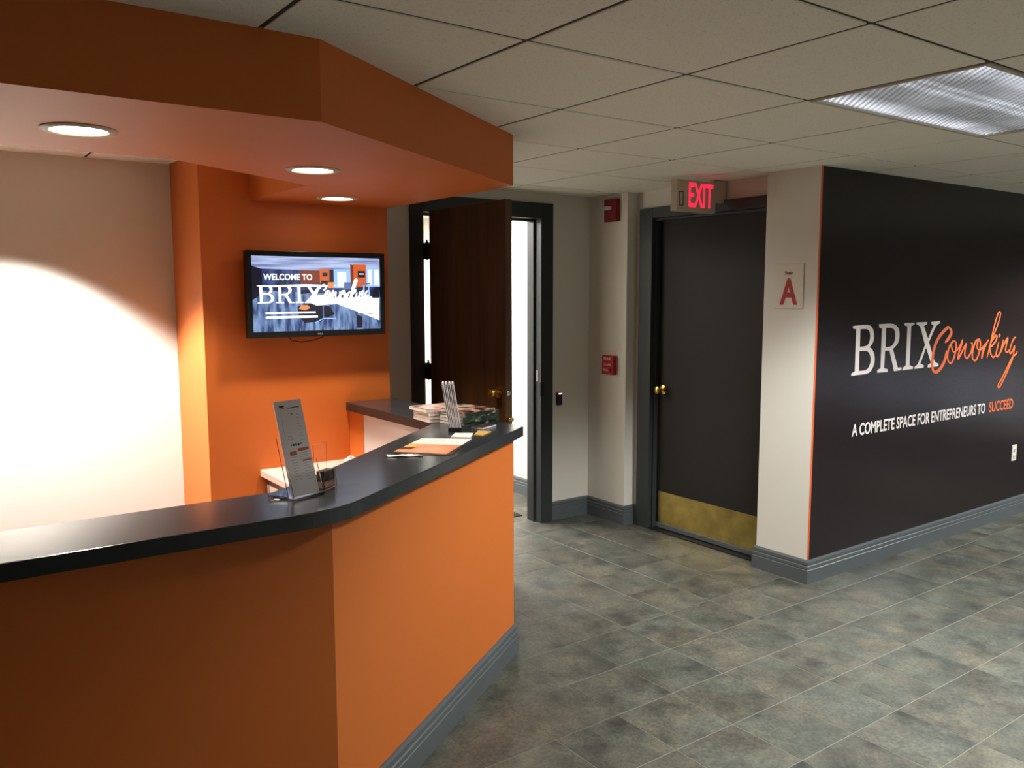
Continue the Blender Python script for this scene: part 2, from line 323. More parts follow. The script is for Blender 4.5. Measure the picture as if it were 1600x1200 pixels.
def rounded(ring):                    # soften the gentle corners of an outline, keep the crisp ones
    for _ in range(2):
        out = []; n = len(ring)
        for i in range(n):
            a, b, c = Vector(ring[i-1]), Vector(ring[i]), Vector(ring[(i+1) % n])
            t = abs((b-a).angle_signed(c-b, 0))
            if R(5) < t < R(48):
                l1, l2 = (a-b).length, (c-b).length; k1 = min(.25, .02/l1); k2 = min(.25, .02/l2)
                out += [tuple(b+(a-b)*k1), tuple(b+(c-b)*k2)]
            else: out.append(tuple(b))
        ring = out
    return ring
def smooth_pts(p, n=5):
    out = []
    for i in range(len(p)-1):
        a, b, c, d = p[max(i-1, 0)], p[i], p[i+1], p[min(i+2, len(p)-1)]
        for k in range(n):
            t = k/n
            out.append(tuple(.5*(2*b[q]+(c[q]-a[q])*t+(2*a[q]-5*b[q]+4*c[q]-d[q])*t*t+(3*b[q]-a[q]-3*c[q]+d[q])*t**3) for q in (0, 1)))
    out.append(p[-1]); return out
def stroke(mb, pts, w0, Y, th=.0012, pen=.3):  # ribbon with a slanted-nib thickness on the plane y = Y
    p = smooth_pts(pts); n = len(p); L_ = []; R_ = []
    for i, (x, z) in enumerate(p):
        a = p[max(i-1, 0)]; b = p[min(i+1, n-1)]; d = Vector((b[0]-a[0], b[1]-a[1])); d = d.normalized() if d.length else Vector((1, 0))
        nn = Vector((-d.y, d.x)); w = w0*(.55+.6*abs(d.dot(Vector((.35, .94)))))*(.45+.55*min(1, min(i, n-1-i)/4))
        L_.append((x+nn.x*w/2, z+nn.y*w/2)); R_.append((x-nn.x*w/2, z-nn.y*w/2))
    vs = []                            # the front creeps outwards a little so that crossing strokes do not share a plane
    for i, (a, b) in enumerate(zip(L_, R_)): t = th+i*4e-6; vs += [(a[0], Y-t, a[1]), (b[0], Y-t, b[1]), (a[0], Y, a[1]), (b[0], Y, b[1])]
    fs = []
    for i in range(n-1):
        a = 4*i; b = a+4; fs += [(a, a+1, b+1, b), (a, b, b+2, a+2), (a+1, a+3, b+3, b+1)]
    mb.add(vs, fs)

# ------------------------------------------------------------------ dimensions
H = 2.2812          # ceiling
ZS = 2.07           # underside of the dropped soffit
ZC = 1.0325         # worktop
S2 = .6096; T1 = .3048
YW = 2.203          # white wall behind the counter
YT = 1.701          # orange wall that carries the television
Y1 = 2.131          # wall with the open door
XW = 1.9955         # wall with the exit door
XD = 2.068          # recessed part of it
YM, YC = .272, .6156

def in_view(P, pad=40):
    q = Vector(P)-Vector((-1.9913, -2.4597, 1.6257)); z = q.dot(f)
    if z < .05: return False
    return -pad < 800+FPX*q.dot(r2)/z < 1600+pad and -pad < 600-FPX*q.dot(u2)/z < 1200+pad

# ------------------------------------------------------------------ floor
X0, X1, Y0, YE = -5.2, 8.0, -6.0, 4.8
fl = struct(MB().box((X0, Y0, -.12), (X1, YE, -.0012)).build('floor', M['grout']))
FX, FY = .1388, .1104
def tile_mesh():
    g = .0016; a, b = g, T1-g; e = .0008
    mb = MB(); lo = [(a, a), (b, a), (b, b), (a, b)]; hi = [(a+e, a+e), (b-e, a+e), (b-e, b-e), (a+e, b-e)]
    mb.add([(x, y, -.0020) for x, y in lo]+[(x, y, -.0006) for x, y in lo]+[(x, y, 0) for x, y in hi],
           [(8, 9, 10, 11)]+[(i, (i+1) % 4, 4+(i+1) % 4, 4+i) for i in range(4)]+[(4+i, 4+(i+1) % 4, 8+(i+1) % 4, 8+i) for i in range(4)])
    return mb
first = None; cand = []; rest = []
for i in range(-18, 27):
    for j in range(-21, 16):
        x, y = FX+i*T1, FY+j*T1
        if x < X0 or x+T1 > X1 or y < Y0 or y+T1 > YE: continue
        inside = (x < .1 and y > -.3) or (x < -1.0 and y > -.35) or (y > YM+.02 and x > XW) or (y > 2.3 and (x < 0 or x > 1.95)) or y+.01*x > 2.14 and x < .35
        vis = any(in_view((x+dx*T1, y+dy*T1, 0), 60) for dx in (0, .5, 1) for dy in (0, .5, 1)) and not inside
        dist = math.hypot(x+1.99, y+2.46)
        # hidden behind the counter's diagonal
        (cand if vis else rest).append((dist, x, y))
cand.sort()
rest += cand[298:]; cand = cand[:298]
for d, x, y in cand:
    if first is None:
        first = tile_mesh().build('tile', M['tile'], fl); o = first
    else:
        o = bpy.data.objects.new('tile', first.data); COL.objects.link(o); o.parent = fl
    o.location = (x, y, random.uniform(-.0003, .0002))
mbr = MB()
for d, x, y in rest:
    g = .0016; mbr.add([(x+g, y+g, 0), (x+T1-g, y+g, 0), (x+T1-g, y+T1-g, 0), (x+g, y+T1-g, 0), (x+g, y+g, -.0036), (x+T1-g, y+g, -.0036), (x+T1-g, y+T1-g, -.0036), (x+g, y+T1-g, -.0036)],
            [(0, 1, 2, 3), (0, 4, 5, 1), (1, 5, 6, 2), (2, 6, 7, 3), (3, 7, 4, 0)])
o = mbr.build('tile_field', M['tile'], fl); o['kind'] = 'stuff'

# ------------------------------------------------------------------ ceiling
ce = struct(MB().box((X0, Y0, H+.02), (X1, YE, H+.14)).build('ceiling', M['ceil_base']))
first = None; rc = MB(); CG = .0056
for i in range(-9, 14):
    for j in range(-10, 8):
        x, y = i*S2, j*S2
        if x < X0 or x+S2 > X1 or y < Y0 or y+S2 > YE: continue
        if (i in (1, 2) and j == -2): continue                       # the light fixture sits here
        vis = any(in_view((x+dx*S2, y+dy*S2, H), 60) for dx in (0, .5, 1) for dy in (0, .5, 1)) and not (y > YM and x > XW) and y < YW
        if not vis:
            rc.box((x+CG, y+CG, H), (x+S2-CG, y+S2-CG, H+.02)); continue
        if first is None:
            mb = MB(); a, b, e = CG, S2-CG, .003
            mb.add([(p, q, 0) for p, q in ((a+e, a+e), (b-e, a+e), (b-e, b-e), (a+e, b-e))]+[(p, q, .004) for p, q in ((a, a), (b, a), (b, b), (a, b))]+[(p, q, .02) for p, q in ((a, a), (b, a), (b, b), (a, b))],
                   [(3, 2, 1, 0)]+[(k, (k+1) % 4, 4+(k+1) % 4, 4+k) for k in range(4)]+[(4+k, 4+(k+1) % 4, 8+(k+1) % 4, 8+k) for k in range(4)])
            first = mb.build('ceiling_tile', M['ceil'], ce); o = first
        else:
            o = bpy.data.objects.new('ceiling_tile', first.data); COL.objects.link(o); o.parent = ce
        o.location = (x, y, H+random.uniform(0, .0008))
o = rc.build('ceiling_tile_field', M['ceil'], ce); o['kind'] = 'stuff'
gr = MB()
for i in range(-8, 14):
    for ya, yb in (((Y0, -2*S2), (-S2, YE)) if i == 2 else ((Y0, YE),)): gr.box((i*S2-.012, ya, H+.0028), (i*S2+.012, yb, H+.0195))
for j in range(-9, 8): gr.box((X0, j*S2-.012, H+.0036), (X1, j*S2+.012, H+.0195))
gr.build('ceiling_grid', M['ceil_grid'], ce)

# ------------------------------------------------------------------ walls
def wall(name, mb, m_=None): return struct(mb.build(name, m_ or M['white_wall']))
wall('wall_left', MB().box((X0, YW, 0), (-.824, YW+.12, H+.02)))
wall('wall_centre', MB().box((-.824, YT, 0), (.1695, YW+.12, H+.02)), M['orange'])
# wall with the open door
OX0, OX1, OZ = .632, 1.545, 2.11
wall('wall_back', MB().box((.1695, Y1, 0), (OX0-.02, Y1+.12, H+.02)).box((OX1+.02, Y1, 0), (XW+.0, Y1+.12, H+.02)).box((OX0-.02, Y1, OZ+.02), (OX1+.02, Y1+.12, H+.02)))
# wall with the exit door: proud pier, recessed part, opening
DY0, DY1, DZ = .655, 1.575, 2.10
wall('wall_right', MB().box((XW, 1.745, 0), (XW+.25, Y1+.12, H+.02)).box((XD+.02, DY1+.02, 0), (XD+.14, 1.745, H+.02)).box((XD+.02, YC, DZ+.02), (XD+.14, DY1+.02, H+.02)).box((XD+.12, DY0-.2, 0), (XD+.2, DY1+.1, DZ+.1)))
wall('wall_pier', MB().box((XW, YM, 0), (XW+.24, YC, H+.02)))
wall('wall_front_right', MB().box((XW+.24, YM, 0), (X1, YM+.12, H+.02)))
# lobby shell outside the picture
WN = M['white_wall']
wall('wall_east', MB().box((X1, Y0, 0), (X1+.12, -4.8, H+.02)).box((X1, -1.2, 0), (X1+.12, YM+.12, H+.02)).box((X1, -4.8, 0), (X1+.12, -1.2, .12)).box((X1, -4.8, .80), (X1+.12, -1.2, H+.02)))
wall('wall_south', MB().box((X0, Y0-.12, 0), (X1+.12, Y0, H+.02)))
wall('wall_west', MB().box((X0-.12, Y0-.12, 0), (X0, YW+.12, H+.02)))
wm = MB()
for y, yw in ((-4.8, .06), (-4.3, .03), (-4.1, .03), (-3.6, .30), (-2.9, .05), (-2.5, .04), (-2.36, .04), (-2.2, .04), (-1.7, .12), (-1.26, .06)): wm.box((X1-.02, y, .12), (X1+.1, y+yw, .80))
wm.box((X1-.02, -4.8, .12), (X1+.1, -1.2, .16)).box((X1-.02, -4.8, .76), (X1+.1, -1.2, .80))
struct(wm.build('window_1', M['frame']))
# office behind the open door
wall('wall_office', MB().box((1.955, Y1+.12, 0), (2.07, YE, H+.02)).box((-.1, YW+.12, 0), (0.02, YE, H+.02)).box((-.1, YE, 0), (2.07, YE+.1, H+.02)))
mb = MB(); moulding(mb, [(1.955, YE), (1.955, Y1+.12)]); struct(mb.build('baseboard_office', M['trim']))
mb = MB(); moulding(mb, [(OX1+.105, Y1), (XW, Y1), (XW, 1.745), (XD+.02, 1.745), (XD+.02, DY1+.125)]); struct(mb.build('baseboard_back', M['trim']))
mb = MB(); moulding(mb, [(XD+.02, YC), (XW, YC), (XW, YM), (X1, YM)]); struct(mb.build('baseboard_right', M['trim']))
mb = MB(); moulding(mb, [(.1695, Y1), (OX0-.09, Y1)]); struct(mb.build('baseboard_centre', M['trim']))

# dropped soffit over the counter
def arc_pts(c, r, a0, a1, n=6): return [(c[0]+r*math.cos(R(a0+(a1-a0)*k/n)), c[1]+r*math.sin(R(a0+(a1-a0)*k/n))) for k in range(n+1)]
P1 = (-1.0623, -.31); P2 = (.1496, .5028)
so = MB().prism([(X0, P1[1]), P1, P2, (.1695, YT), (-.579, YT), (-.575, .985), (-1.221, .575), (X0, .575)], ZS, H+.02)
struct(so.build('soffit', M['orange']))

# ------------------------------------------------------------------ doors
# open wooden door
d1 = struct(empty('door_1', (OX0, Y1, 0)))
def at(parent, o): o.parent = parent; o.matrix_parent_inverse = Matrix.Translation(-parent.location); return o
fr = MB(); cw = .105
for (x0, x1) in ((OX0-.09, OX0), (OX1, OX1+cw)):
    fr.box((x0, Y1-.022, 0), (x1, Y1+.14, OZ+.105))
fr.box((OX0, Y1-.022, OZ), (OX1, Y1+.14, OZ+.105))
fr.box((OX1-.016, Y1+.045, 0), (OX1, Y1+.10, OZ)).box((OX0, Y1+.045, OZ-.016), (OX1, Y1+.10, OZ)).box((OX0, Y1+.045, 0), (OX0+.016, Y1+.10, OZ))
at(d1, fr.build('door_frame', M['frame'], bevel=.003))
st = MB().box((OX1-.003, Y1+.012, 1.0), (OX1+.001, Y1+.024, 1.08)); at(d1, st.build('strike_plate', M['chrome'])) 
st = MB().box((OX1-.012, Y1-.032, .90), (OX1+.022, Y1-.020, 1.0)); at(d1, st.build('lock_keeper', M['black_matte'], bevel=.002))
SX, SY0, SY1, SZ = .640, 1.255, 2.058, 2.112       # slab swung 90 degrees into the lobby
sl = at(d1, MB().box((SX, SY0, .012), (SX+.045, SY1, SZ)).build('door_slab', M['wood'], bevel=.002))
def child(o): o.parent = sl; o.matrix_parent_inverse = sl.matrix_world.inverted() if False else Matrix.Translation((-d1.location[0], -d1.location[1], 0)).inverted() @ Matrix.Translation((-d1.location[0], -d1.location[1], 0)); return o
KZ = 1.07
T = Matrix.Translation((SX, SY0+.062, KZ)) @ Matrix.Rotation(R(-90), 4, 'Y')
kb = MB().lathe([(.032, 0), (.032, .006), (.012, .010), (.011, .028), (.022, .036), (.027, .048), (.024, .060), (.010, .066)], T)
kb.build('door_knob', M['brass'], sl, smooth=True)
MB().lathe([(.014, 0), (.014, .002), (.010, .004)], Matrix.Translation((SX+.021, SY0+.0005, 1.068)) @ Matrix.Rotation(R(90), 4, 'X')).build('lock_face_plate', M['chrome'], sl, smooth=True)
MB().box((SX+.006, SY0-.024, .914), (SX+.040, SY0-.0004, .936)).build('latch', M['brass'], sl, bevel=.004)
for hz in (1.87, 1.13, .30):
    h_ = MB(); h_.tube([(OX0+.004, SY1+.022, hz-.055), (OX0+.004, SY1+.022, hz+.055)], .009, 10)
    h_.box((OX0-.001, SY1+.0, hz-.05), (OX0+.003, Y1+.02, hz+.05))
    h_.box((OX0+.004, SY1-.002, hz-.05), (OX0+.045, SY1+.003, hz+.05)).tube([(OX0+.004, SY1+.022, hz+.055), (OX0+.004, SY1+.022, hz+.068)], .006, 8)
    at(d1, h_.build('hinge', M['black_matte']))

# closed grey exit door
d2 = struct(empty('door_2', (XD, DY1, 0)))
fr = MB()
fr.box((XD-.010, DY1, 0), (XD+.12, DY1+.118, DZ+.068)).box((XD-.010, DY0-.02, DZ), (XD+.12, DY1, DZ+.068)).box((XD-.010, YC+.001, 0), (XD+.12, DY0, DZ+.068))
fr.box((XD+.02, DY1-.016, 0), (XD+.055, DY1, DZ)).box((XD+.02, DY0, DZ-.016), (XD+.055, DY1, DZ)).box((XD+.02, DY0, 0), (XD+.055, DY0+.016, DZ))
at(d2, fr.build('door_frame', M['frame'], bevel=.003))
sl2 = at(d2, MB().box((XD+.056, DY0+.003, .03), (XD+.10, DY1-.003, DZ-.003)).build('door_slab', M['door_grey'], bevel=.002))
MB().box((XD+.053, DY0+.02, .045), (XD+.0555, DY1-.035, .262)).build('kick_plate', M['brass_worn'], sl2)
T = Matrix.Translation((XD+.056, DY1-.062, .962)) @ Matrix.Rotation(R(-90), 4, 'Y')
MB().lathe([(.032, 0), (.032, .006), (.012, .010), (.011, .030), (.022, .038), (.028, .050), (.025, .062), (.010, .068)], T).build('door_knob', M['brass'], sl2, smooth=True)
MB().box((XD+.045, DY0+.004, .012), (XD+.056, DY1-.004, .044)).build('door_sweep', M['trim'], sl2, bevel=.002)
at(d2, MB().box((XD-.008, DY0, 0), (XD+.11, DY1, .008)).build('threshold', M['black_matte']))

# ------------------------------------------------------------------ mural
mu = empty('wall_mural', (XW, YM, 0))
tag(mu, 'dark plum printed mural with a large white serif name, orange handwriting and a slogan', 'mural')
YP = YM-.003
at(mu, MB().box((XW+.012, YP, .134), (X1, YM-.0003, H)).build('mural_sheet', M['mural']))
at(mu, MB().box((XW-.0005, YP, .134), (XW+.012, YM-.0003, H)).build('mural_edge', M['mural_edge']))
for k, rings in BRIX.items(): at(mu, glyph([rounded(r) for r in rings], 'letter', M['letter_white'], None, YP, .0005))
mb = MB()
for k, pts in SCRIPT.items(): stroke(mb, pts, .026 if k == 'C' else (.014 if k in 'kg' else .0165), YP-.0006, .0003+.0004*list(SCRIPT).index(k)/3)
mb.lathe([(.0001, 0), (.013, 0), (.013, .0012), (.0001, .0012)], Matrix.Translation((4.089, YP-.0006, 1.315)) @ Matrix.Rotation(R(90), 4, 'X'), 12)
at(mu, mb.build('script_lettering', M['letter_orange']))
at(mu, text_mesh('A COMPLETE SPACE FOR ENTREPRENEURS TO', 'slogan', M['letter_white'], None, (2.374, YP, .789), (1, 0, 0), (0, 0, 1), 1.575, .072, offset=.018))
at(mu, text_mesh('SUCCEED', 'slogan', M['letter_orange'], None, (4.005, YP, .789), (1, 0, 0), (0, 0, 1), .352, .073, offset=.018))

ol = empty('wall_outlet', (4.415, YM-.003, .462)); tag(ol, 'small white electrical outlet on the dark mural near the right edge', 'outlet')
MB().box((-.036, -.006, -.058), (.036, 0, .058)).build('cover_plate', M['white_plastic'], ol, bevel=.003)
for s in (-1, 1):
    q = MB().lathe([(.0165, 0), (.0165, .002), (.015, .003)], Matrix.Translation((0, -.006, s*.024)) @ Matrix.Rotation(R(90), 4, 'X')).build('socket', M['white_plastic'], ol, smooth=True)
    MB().box((-.008, -.0098, s*.024-.004), (-.006, -.009, s*.024+.006)).box((.006, -.0098, s*.024-.004), (.008, -.009, s*.024+.006)).build('slot', M['ink'], q)
# ------------------------------------------------------------------ things on the walls
ss = empty('stair_sign', (XW, .45, 1.65)); tag(ss, 'beige plastic stair sign with a big red letter A on the white pier', 'sign')
MB().box((-.004, -.093, -.125), (0, .093, .122)).build('sign_plate', M['sign_plate'], ss, bevel=.002)
text_mesh('A', 'letter', M['red'], ss, (-.004, .056, -.104), (0, -1, 0), (0, 0, 1), .115, .146, extrude=.0012, offset=.028)
text_mesh('Stair', 'lettering', M['red_dark'], ss, (-.004, .027, .062), (0, -1, 0), (0, 0, 1), .055, .019, extrude=.0012, offset=.01)

fs = empty('fire_strobe', (XW, 1.882, 2.17)); tag(fs, 'dark red fire alarm strobe with clear lens high on the wall', 'alarm')
MB().box((-.035, -.062, -.076), (0, .062, .076)).build('housing', M['red_dark'], fs, bevel=.004)
MB().box((-.062, -.018, .002), (-.034, .056, .026)).build('strobe_lens', M['lens'], fs, bevel=.006)
MB().lathe([(.009, 0), (.009, .003), (.006, .005)], Matrix.Translation((-.035, -.022, -.042)) @ Matrix.Rotation(R(-90), 4, 'Y')).build('sounder', M['red'], fs, smooth=True)
ps = empty('fire_pull_station', (XW, 1.89, 1.11)); tag(ps, 'small red fire pull station at chest height on the wall', 'alarm')
MB().box((-.038, -.058, -.066), (0, .058, .066)).build('housing', M['red'], ps, bevel=.005)
hd = MB().box((-.052, -.04, -.045), (-.037, .04, -.018)).build('pull_handle', M['red'], ps, bevel=.004)
text_mesh('FIRE', 'lettering', M['letter_white'], ps, (-.038, .034, .036), (0, -1, 0), (0, 0, 1), .068, .017, extrude=.001)
text_mesh('PULL', 'lettering', M['letter_white'], ps, (-.052, .026, -.040), (0, -1, 0), (0, 0, 1), .052, .016, extrude=.001)
text_mesh('ALARM', 'lettering', M['letter_white'], ps, (-.038, .036, -.004), (0, -1, 0), (0, 0, 1), .072, .015, extrude=.001)

cr = empty('card_reader', (1.716, Y1, .868)); tag(cr, 'slim black card reader with a red light beside the open door', 'card reader')
MB().box((-.022, -.022, -.045), (.022, 0, .045)).build('housing', M['black'], cr, bevel=.006)
MB().box((-.014, -.0245, .034), (.014, -.020, .041)).build('status_light', M['led_small'], cr, bevel=.001)

ex = empty('exit_sign', (1.985, 1.0, 2.175)); tag(ex, 'EXIT sign with glowing red letters above the grey exit door', 'exit sign')
MB().box((-.335, -.028, -.092), (-.005, .028, .088)).build('housing', M['sign_housing'], ex, bevel=.006)
MB().box((-.006, -.022, -.025), (.103, .022, .1)).build('mounting_bracket', M['sign_housing'], ex, bevel=.004)
text_mesh('EXIT', 'lettering', M['led_red'], ex, (-.240, -.0282, -.066), (1, 0, 0), (0, 0, 1), .205, .138, extrude=.0025, offset=.012)
mb = MB()
for (x0, z0, x1, z1) in ((-.322, -.062, -.318, .018), (-.290, -.062, -.286, .018), (-.322, -.062, -.286, -.058), (-.322, .014, -.286, .018)): mb.box((x0, -.030, z0), (x1, -.027, z1))
mb.build('arrow_knockout', M['ink'], ex)

# ------------------------------------------------------------------ lights in the ceiling
tr = empty('ceiling_light', (1.2192, -.9144, H)); tag(tr, 'long recessed fluorescent ceiling light with a prismatic lens', 'ceiling light')
fm = MB(); a, b = .6056, .3008; w_ = .017
fm.box((-a, -b, -.004), (a, -b+w_, .02)).box((-a, b-w_, -.004), (a, b, .02)).box((-a, -b+w_, -.004), (-a+w_, b-w_, .02)).box((a-w_, -b+w_, -.004), (a, b-w_, .02))
fm.build('frame', M['fixture_frame'], tr, bevel=.003)
# prismatic lens: real little pyramids
lens = MB(); nx, ny = 76, 36; lx, ly = 2*(a-w_), 2*(b-w_)
vs = []; fs_ = []
for i in range(nx+1):
    for j in range(ny+1): vs.append((-lx/2+lx*i/nx, -ly/2+ly*j/ny, .008))
for i in range(nx):
    for j in range(ny):
        k = len(vs); vs.append((-lx/2+lx*(i+.5)/nx, -ly/2+ly*(j+.5)/ny, .002))
        q = [i*(ny+1)+j, (i+1)*(ny+1)+j, (i+1)*(ny+1)+j+1, i*(ny+1)+j+1]
        fs_ += [(q[1], q[0], k), (q[2], q[1], k), (q[3], q[2], k), (q[0], q[3], k)]
lens.add(vs, fs_)
lens.build('prismatic_lens', M['prism'], tr)
MB().box((-a, -b, .009), (a, b, .0195)).build('light_housing', M['white_plastic'], tr)

lab = ['recessed downlight in the orange soffit, the one in front of the white wall', 'recessed downlight in the orange soffit, near the bend above the counter', 'recessed downlight in the orange soffit, the one closest to the television']
src = None
for k, (x, y) in enumerate(LAMPS):
    t = empty('downlight', (x, y, ZS)); tag(t, lab[k], 'downlight', 'recessed downlights in the orange soffit')
    if src is None:
        ring = MB(); n = 40; prof = [(.072, -.001), (.076, -.006), (.092, -.006), (.098, -.002), (.098, .004), (.072, .004)]
        vs = [(r*math.cos(2*math.pi*q/n), r*math.sin(2*math.pi*q/n), z) for r, z in prof for q in range(n)]; m_ = len(prof)
        ring.add(vs, [(i*n+q, i*n+(q+1) % n, ((i+1) % m_)*n+(q+1) % n, ((i+1) % m_)*n+q) for i in range(m_) for q in range(n)])
        o1 = ring.build('trim_ring', M['sign_housing'], t, smooth=True)
        o2 = MB().lathe([(.073, -.0005), (.073, -.0015), (.06, -.003), (.02, -.004)], None, 32).build('lamp', M['lamp'], t, smooth=True)
        src = (o1, o2)
    else:
        for s in src: c_ = s.copy(); COL.objects.link(c_); c_.parent = t
    spot('downlight_beam', (x, y, ZS-.012), LAMP_POWER[k], WARM, 96, .5, .045)

# ------------------------------------------------------------------ reception counter
def offs(d, tail=True):
    p = offset_path([(X0+.3, P1[1]), P1, P2, (P2[0]+.01, YT-.004)], d)
    return [(q.x, q.y) for q in p]
rc_ = empty('reception_counter', (-1.06, -.2, 0)); tag(rc_, 'orange painted reception counter wall with a diagonal corner and grey baseboard', 'counter')
out = offs(0); inn = offs(-.12)
body = MB()
def strip(mb, A, B, z0, z1):
    n = len(A); poly = A+B[::-1]; mb.prism(poly, z0, z1)
strip(body, out, inn, 0, ZC-.044)
at(rc_, body.build('counter_wall', M['orange']))
# inner leg: white panel and orange return below the worktop
at(rc_, MB().box((-.075, .85, .02), (P2[0]+.01-.122, 1.53, ZC-.044)).build('inner_panel', M['panel_white']))
at(rc_, MB().box((-.077, 1.532, .0), (P2[0]+.01-.122, YT-.001, ZC-.044)).build('end_panel', M['orange']))
# inner face panel of the diagonal
bb = MB(); moulding(bb, out); at(rc_, bb.build('baseboard', M['trim']))

wt = empty('worktop', (-1.06, -.2, ZC-.044)); tag(wt, 'dark slate laminate worktop wrapping over the orange reception counter', 'worktop')
o_ = offs(.0388); 
# round the outer bend
c0 = Vector(o_[1]); ta = (Vector(o_[0])-c0).normalized(); tb = (Vector(o_[2])-c0).normalized()
bend = []
for k in range(9):
    t = k/8; q = c0+ta*.11*(1-t)**2+tb*.11*t**2; bend.append((q.x, q.y))
poly = [o_[0]]+bend+[o_[2], (o_[3][0], YT-.0005)]+[(-.097, YT-.0005), (-.092, .79), (-1.02, .03), (-1.14, -.055), (X0+.3, -.055)]
at(wt, MB().prism(poly, ZC-.044, ZC).build('top', M['laminate'], bevel=.003))

# desk behind the counter
dk = empty('desk', (-.3, 1.4, 0)); tag(dk, 'pale beige work surface of the desk behind the reception counter', 'desk')
at(dk, MB().box((-.575, .80, .690), (-.08, YT-.001, .725)).build('desktop', M['beige'], bevel=.003))
at(dk, MB().box((-.545, 1.10, 0), (-.52, YT-.03, .690)).build('side_panel', M['beige']))
at(dk, MB().box((-.545, 1.66, .35), (-.08, 1.685, .690)).build('back_panel', M['beige']))

# white cord with a red strap lying on the desk
cd = MB(); pts = []
for k in range(46):
    t = k/45*2*math.pi*3.3; rr = .020+.007*math.sin(t*1.7); pts.append((rr*math.cos(t), rr*math.sin(t)*.8, .012+.028*k/45+.006*math.sin(t*2.3)))
o = empty('knotted_cord', (-.10, 1.60, .7255)); tag(o, 'small knotted white cord with a red strap at the back of the desk', 'cord')
o.location = (-.165, 1.52, .7255)
cd.tube(pts, .0038, 8).build('cord', M['paper'], o, smooth=True)
MB().tube([(.01, -.02, .03), (.035, -.06, .022), (.06, -.11, .010), (.07, -.15, .006)], .006, 6).build('strap', M['strap'], o, smooth=True)

# ------------------------------------------------------------------ television
tv = empty('television', (-.267, YT, 1.61)); tag(tv, 'black flat television on the orange wall showing a welcome slide', 'television')
W, HT = .742, .427
MB().box((-.12, -.045, -.10), (.12, 0, .10)).build('wall_bracket', M['black_matte'], tv)
bz = MB(); yb, yf = -.045, -.085; bw = .026
bz.box((-W/2, yf+.004, -HT/2), (W/2, yb, HT/2))
bz.box((-W/2, yf-.004, -HT/2), (W/2, yf+.004, -HT/2+bw*1.15)).box((-W/2, yf-.004, HT/2-bw), (W/2, yf+.004, HT/2)).box((-W/2, yf-.004, -HT/2+bw*1.15), (-W/2+bw, yf+.004, HT/2-bw)).box((W/2-bw, yf-.004, -HT/2+bw*1.15), (W/2, yf+.004, HT/2-bw))
bz.build('bezel', M['black'], tv, bevel=.002)
text_mesh('DELL', 'logo', M['ink_soft'], tv, (-.014, yf-.004, -HT/2+.009), (1, 0, 0), (0, 0, 1), .028, .008, extrude=.0006)
MB().tube([(-.16, -.05, -.21), (-.14, -.05, -.232), (-.09, -.05, -.242), (-.03, -.05, -.236), (.02, -.05, -.222), (.06, -.045, -.205)], .0028, 6).build('cable', M['black_matte'], tv, smooth=True)
# the picture on the screen: flat shapes that give off light, as the slide does
def em(name, c, s=1.0):
    m_ = bpy.data.materials.new(name); m_.use_nodes = True; b = m_.node_tree.nodes['Principled BSDF']
    b.inputs['Base Color'].default_value = (.01, .01, .01, 1); b.inputs['Roughness'].default_value = .25
    b.inputs['Emission Color'].default_value = (*srgb(*c), 1); b.inputs['Emission Strength'].default_value = s*.78; return m_
def em_noise(name, c0, c1, sc, s=1.0, p0=.38, p1=.62):
    m_ = em(name, c0, s); nt = m_.node_tree; tc = nt.nodes.new('ShaderNodeTexCoord'); mp = nt.nodes.new('ShaderNodeMapping'); mp.inputs['Scale'].default_value = sc
    n = nt.nodes.new('ShaderNodeTexNoise'); n.inputs['Scale'].default_value = 1; n.inputs['Detail'].default_value = 4
    r = nt.nodes.new('ShaderNodeValToRGB'); r.color_ramp.elements[0].position = p0; r.color_ramp.elements[1].position = p1
    r.color_ramp.elements[0].color = (*srgb(*c0), 1); r.color_ramp.elements[1].color = (*srgb(*c1), 1)
    nt.links.new(tc.outputs['Object'], mp.inputs['Vector']); nt.links.new(mp.outputs[0], n.inputs['Vector']); nt.links.new(n.outputs['Fac'], r.inputs[0])
    nt.links.new(r.outputs[0], nt.nodes['Principled BSDF'].inputs['Emission Color']); return m_
E_ = dict(ceil=em_noise('slide_ceiling', (104, 118, 165), (176, 190, 225), (3, 1, 60)), floor=em_noise('slide_floor', (34, 56, 104), (124, 152, 196), (40, 1, 9)),
          dark=em_noise('slide_dark', (14, 18, 48), (60, 74, 128), (22, 1, 22)), white=em('slide_white', (246, 250, 255), 1.25), blue=em('slide_pale_blue', (150, 190, 235)),
          orange=em('slide_orange', (200, 92, 44)), dorange=em('slide_dark_orange', (120, 48, 26)), navy=em('slide_navy', (10, 12, 34)), mid=em('slide_mid', (84, 110, 160)), tan=em('slide_tan', (222, 138, 84)))
keys = list(E_); scr = MB()
sw, sh = W-2*bw, HT-2.15*bw; sx0, sz0 = -W/2+bw, -HT/2+bw*1.15
def quad(k, pts, lay):               # pts in 0..1 screen coordinates, v up
    scr.cur = keys.index(k); y = yf+.0035-lay*.0002
    scr.add([(sx0+u*sw, y, sz0+v*sh) for u, v in pts], [tuple(range(len(pts)))])
def rect(k, a, b, c, d, lay): quad(k, [(a, b), (c, b), (c, d), (a, d)], lay)
rect('floor', 0, 0, 1, 1, 0)
quad('ceil', [(0, .84), (0, 1), (1, 1), (1, .84), (.5, .81)], 1)
quad('dark', [(0, .55), (0, .87), (.07, .84), (.5, .82), (.66, .82), (.66, .50)], 1)
quad('navy', [(0, .42), (0, .87), (.075, .83), (.075, .5)], 2)
rect('dark', .6, .45, 1, .7, 1); rect('blue', .62, .58, .80, .84, 2); rect('white', .65, .60, .72, .80, 3); rect('blue', .86, .60, 1, .86, 2); rect('white', .90, .62, .93, .84, 3); rect('white', .955, .62, .99, .84, 3)
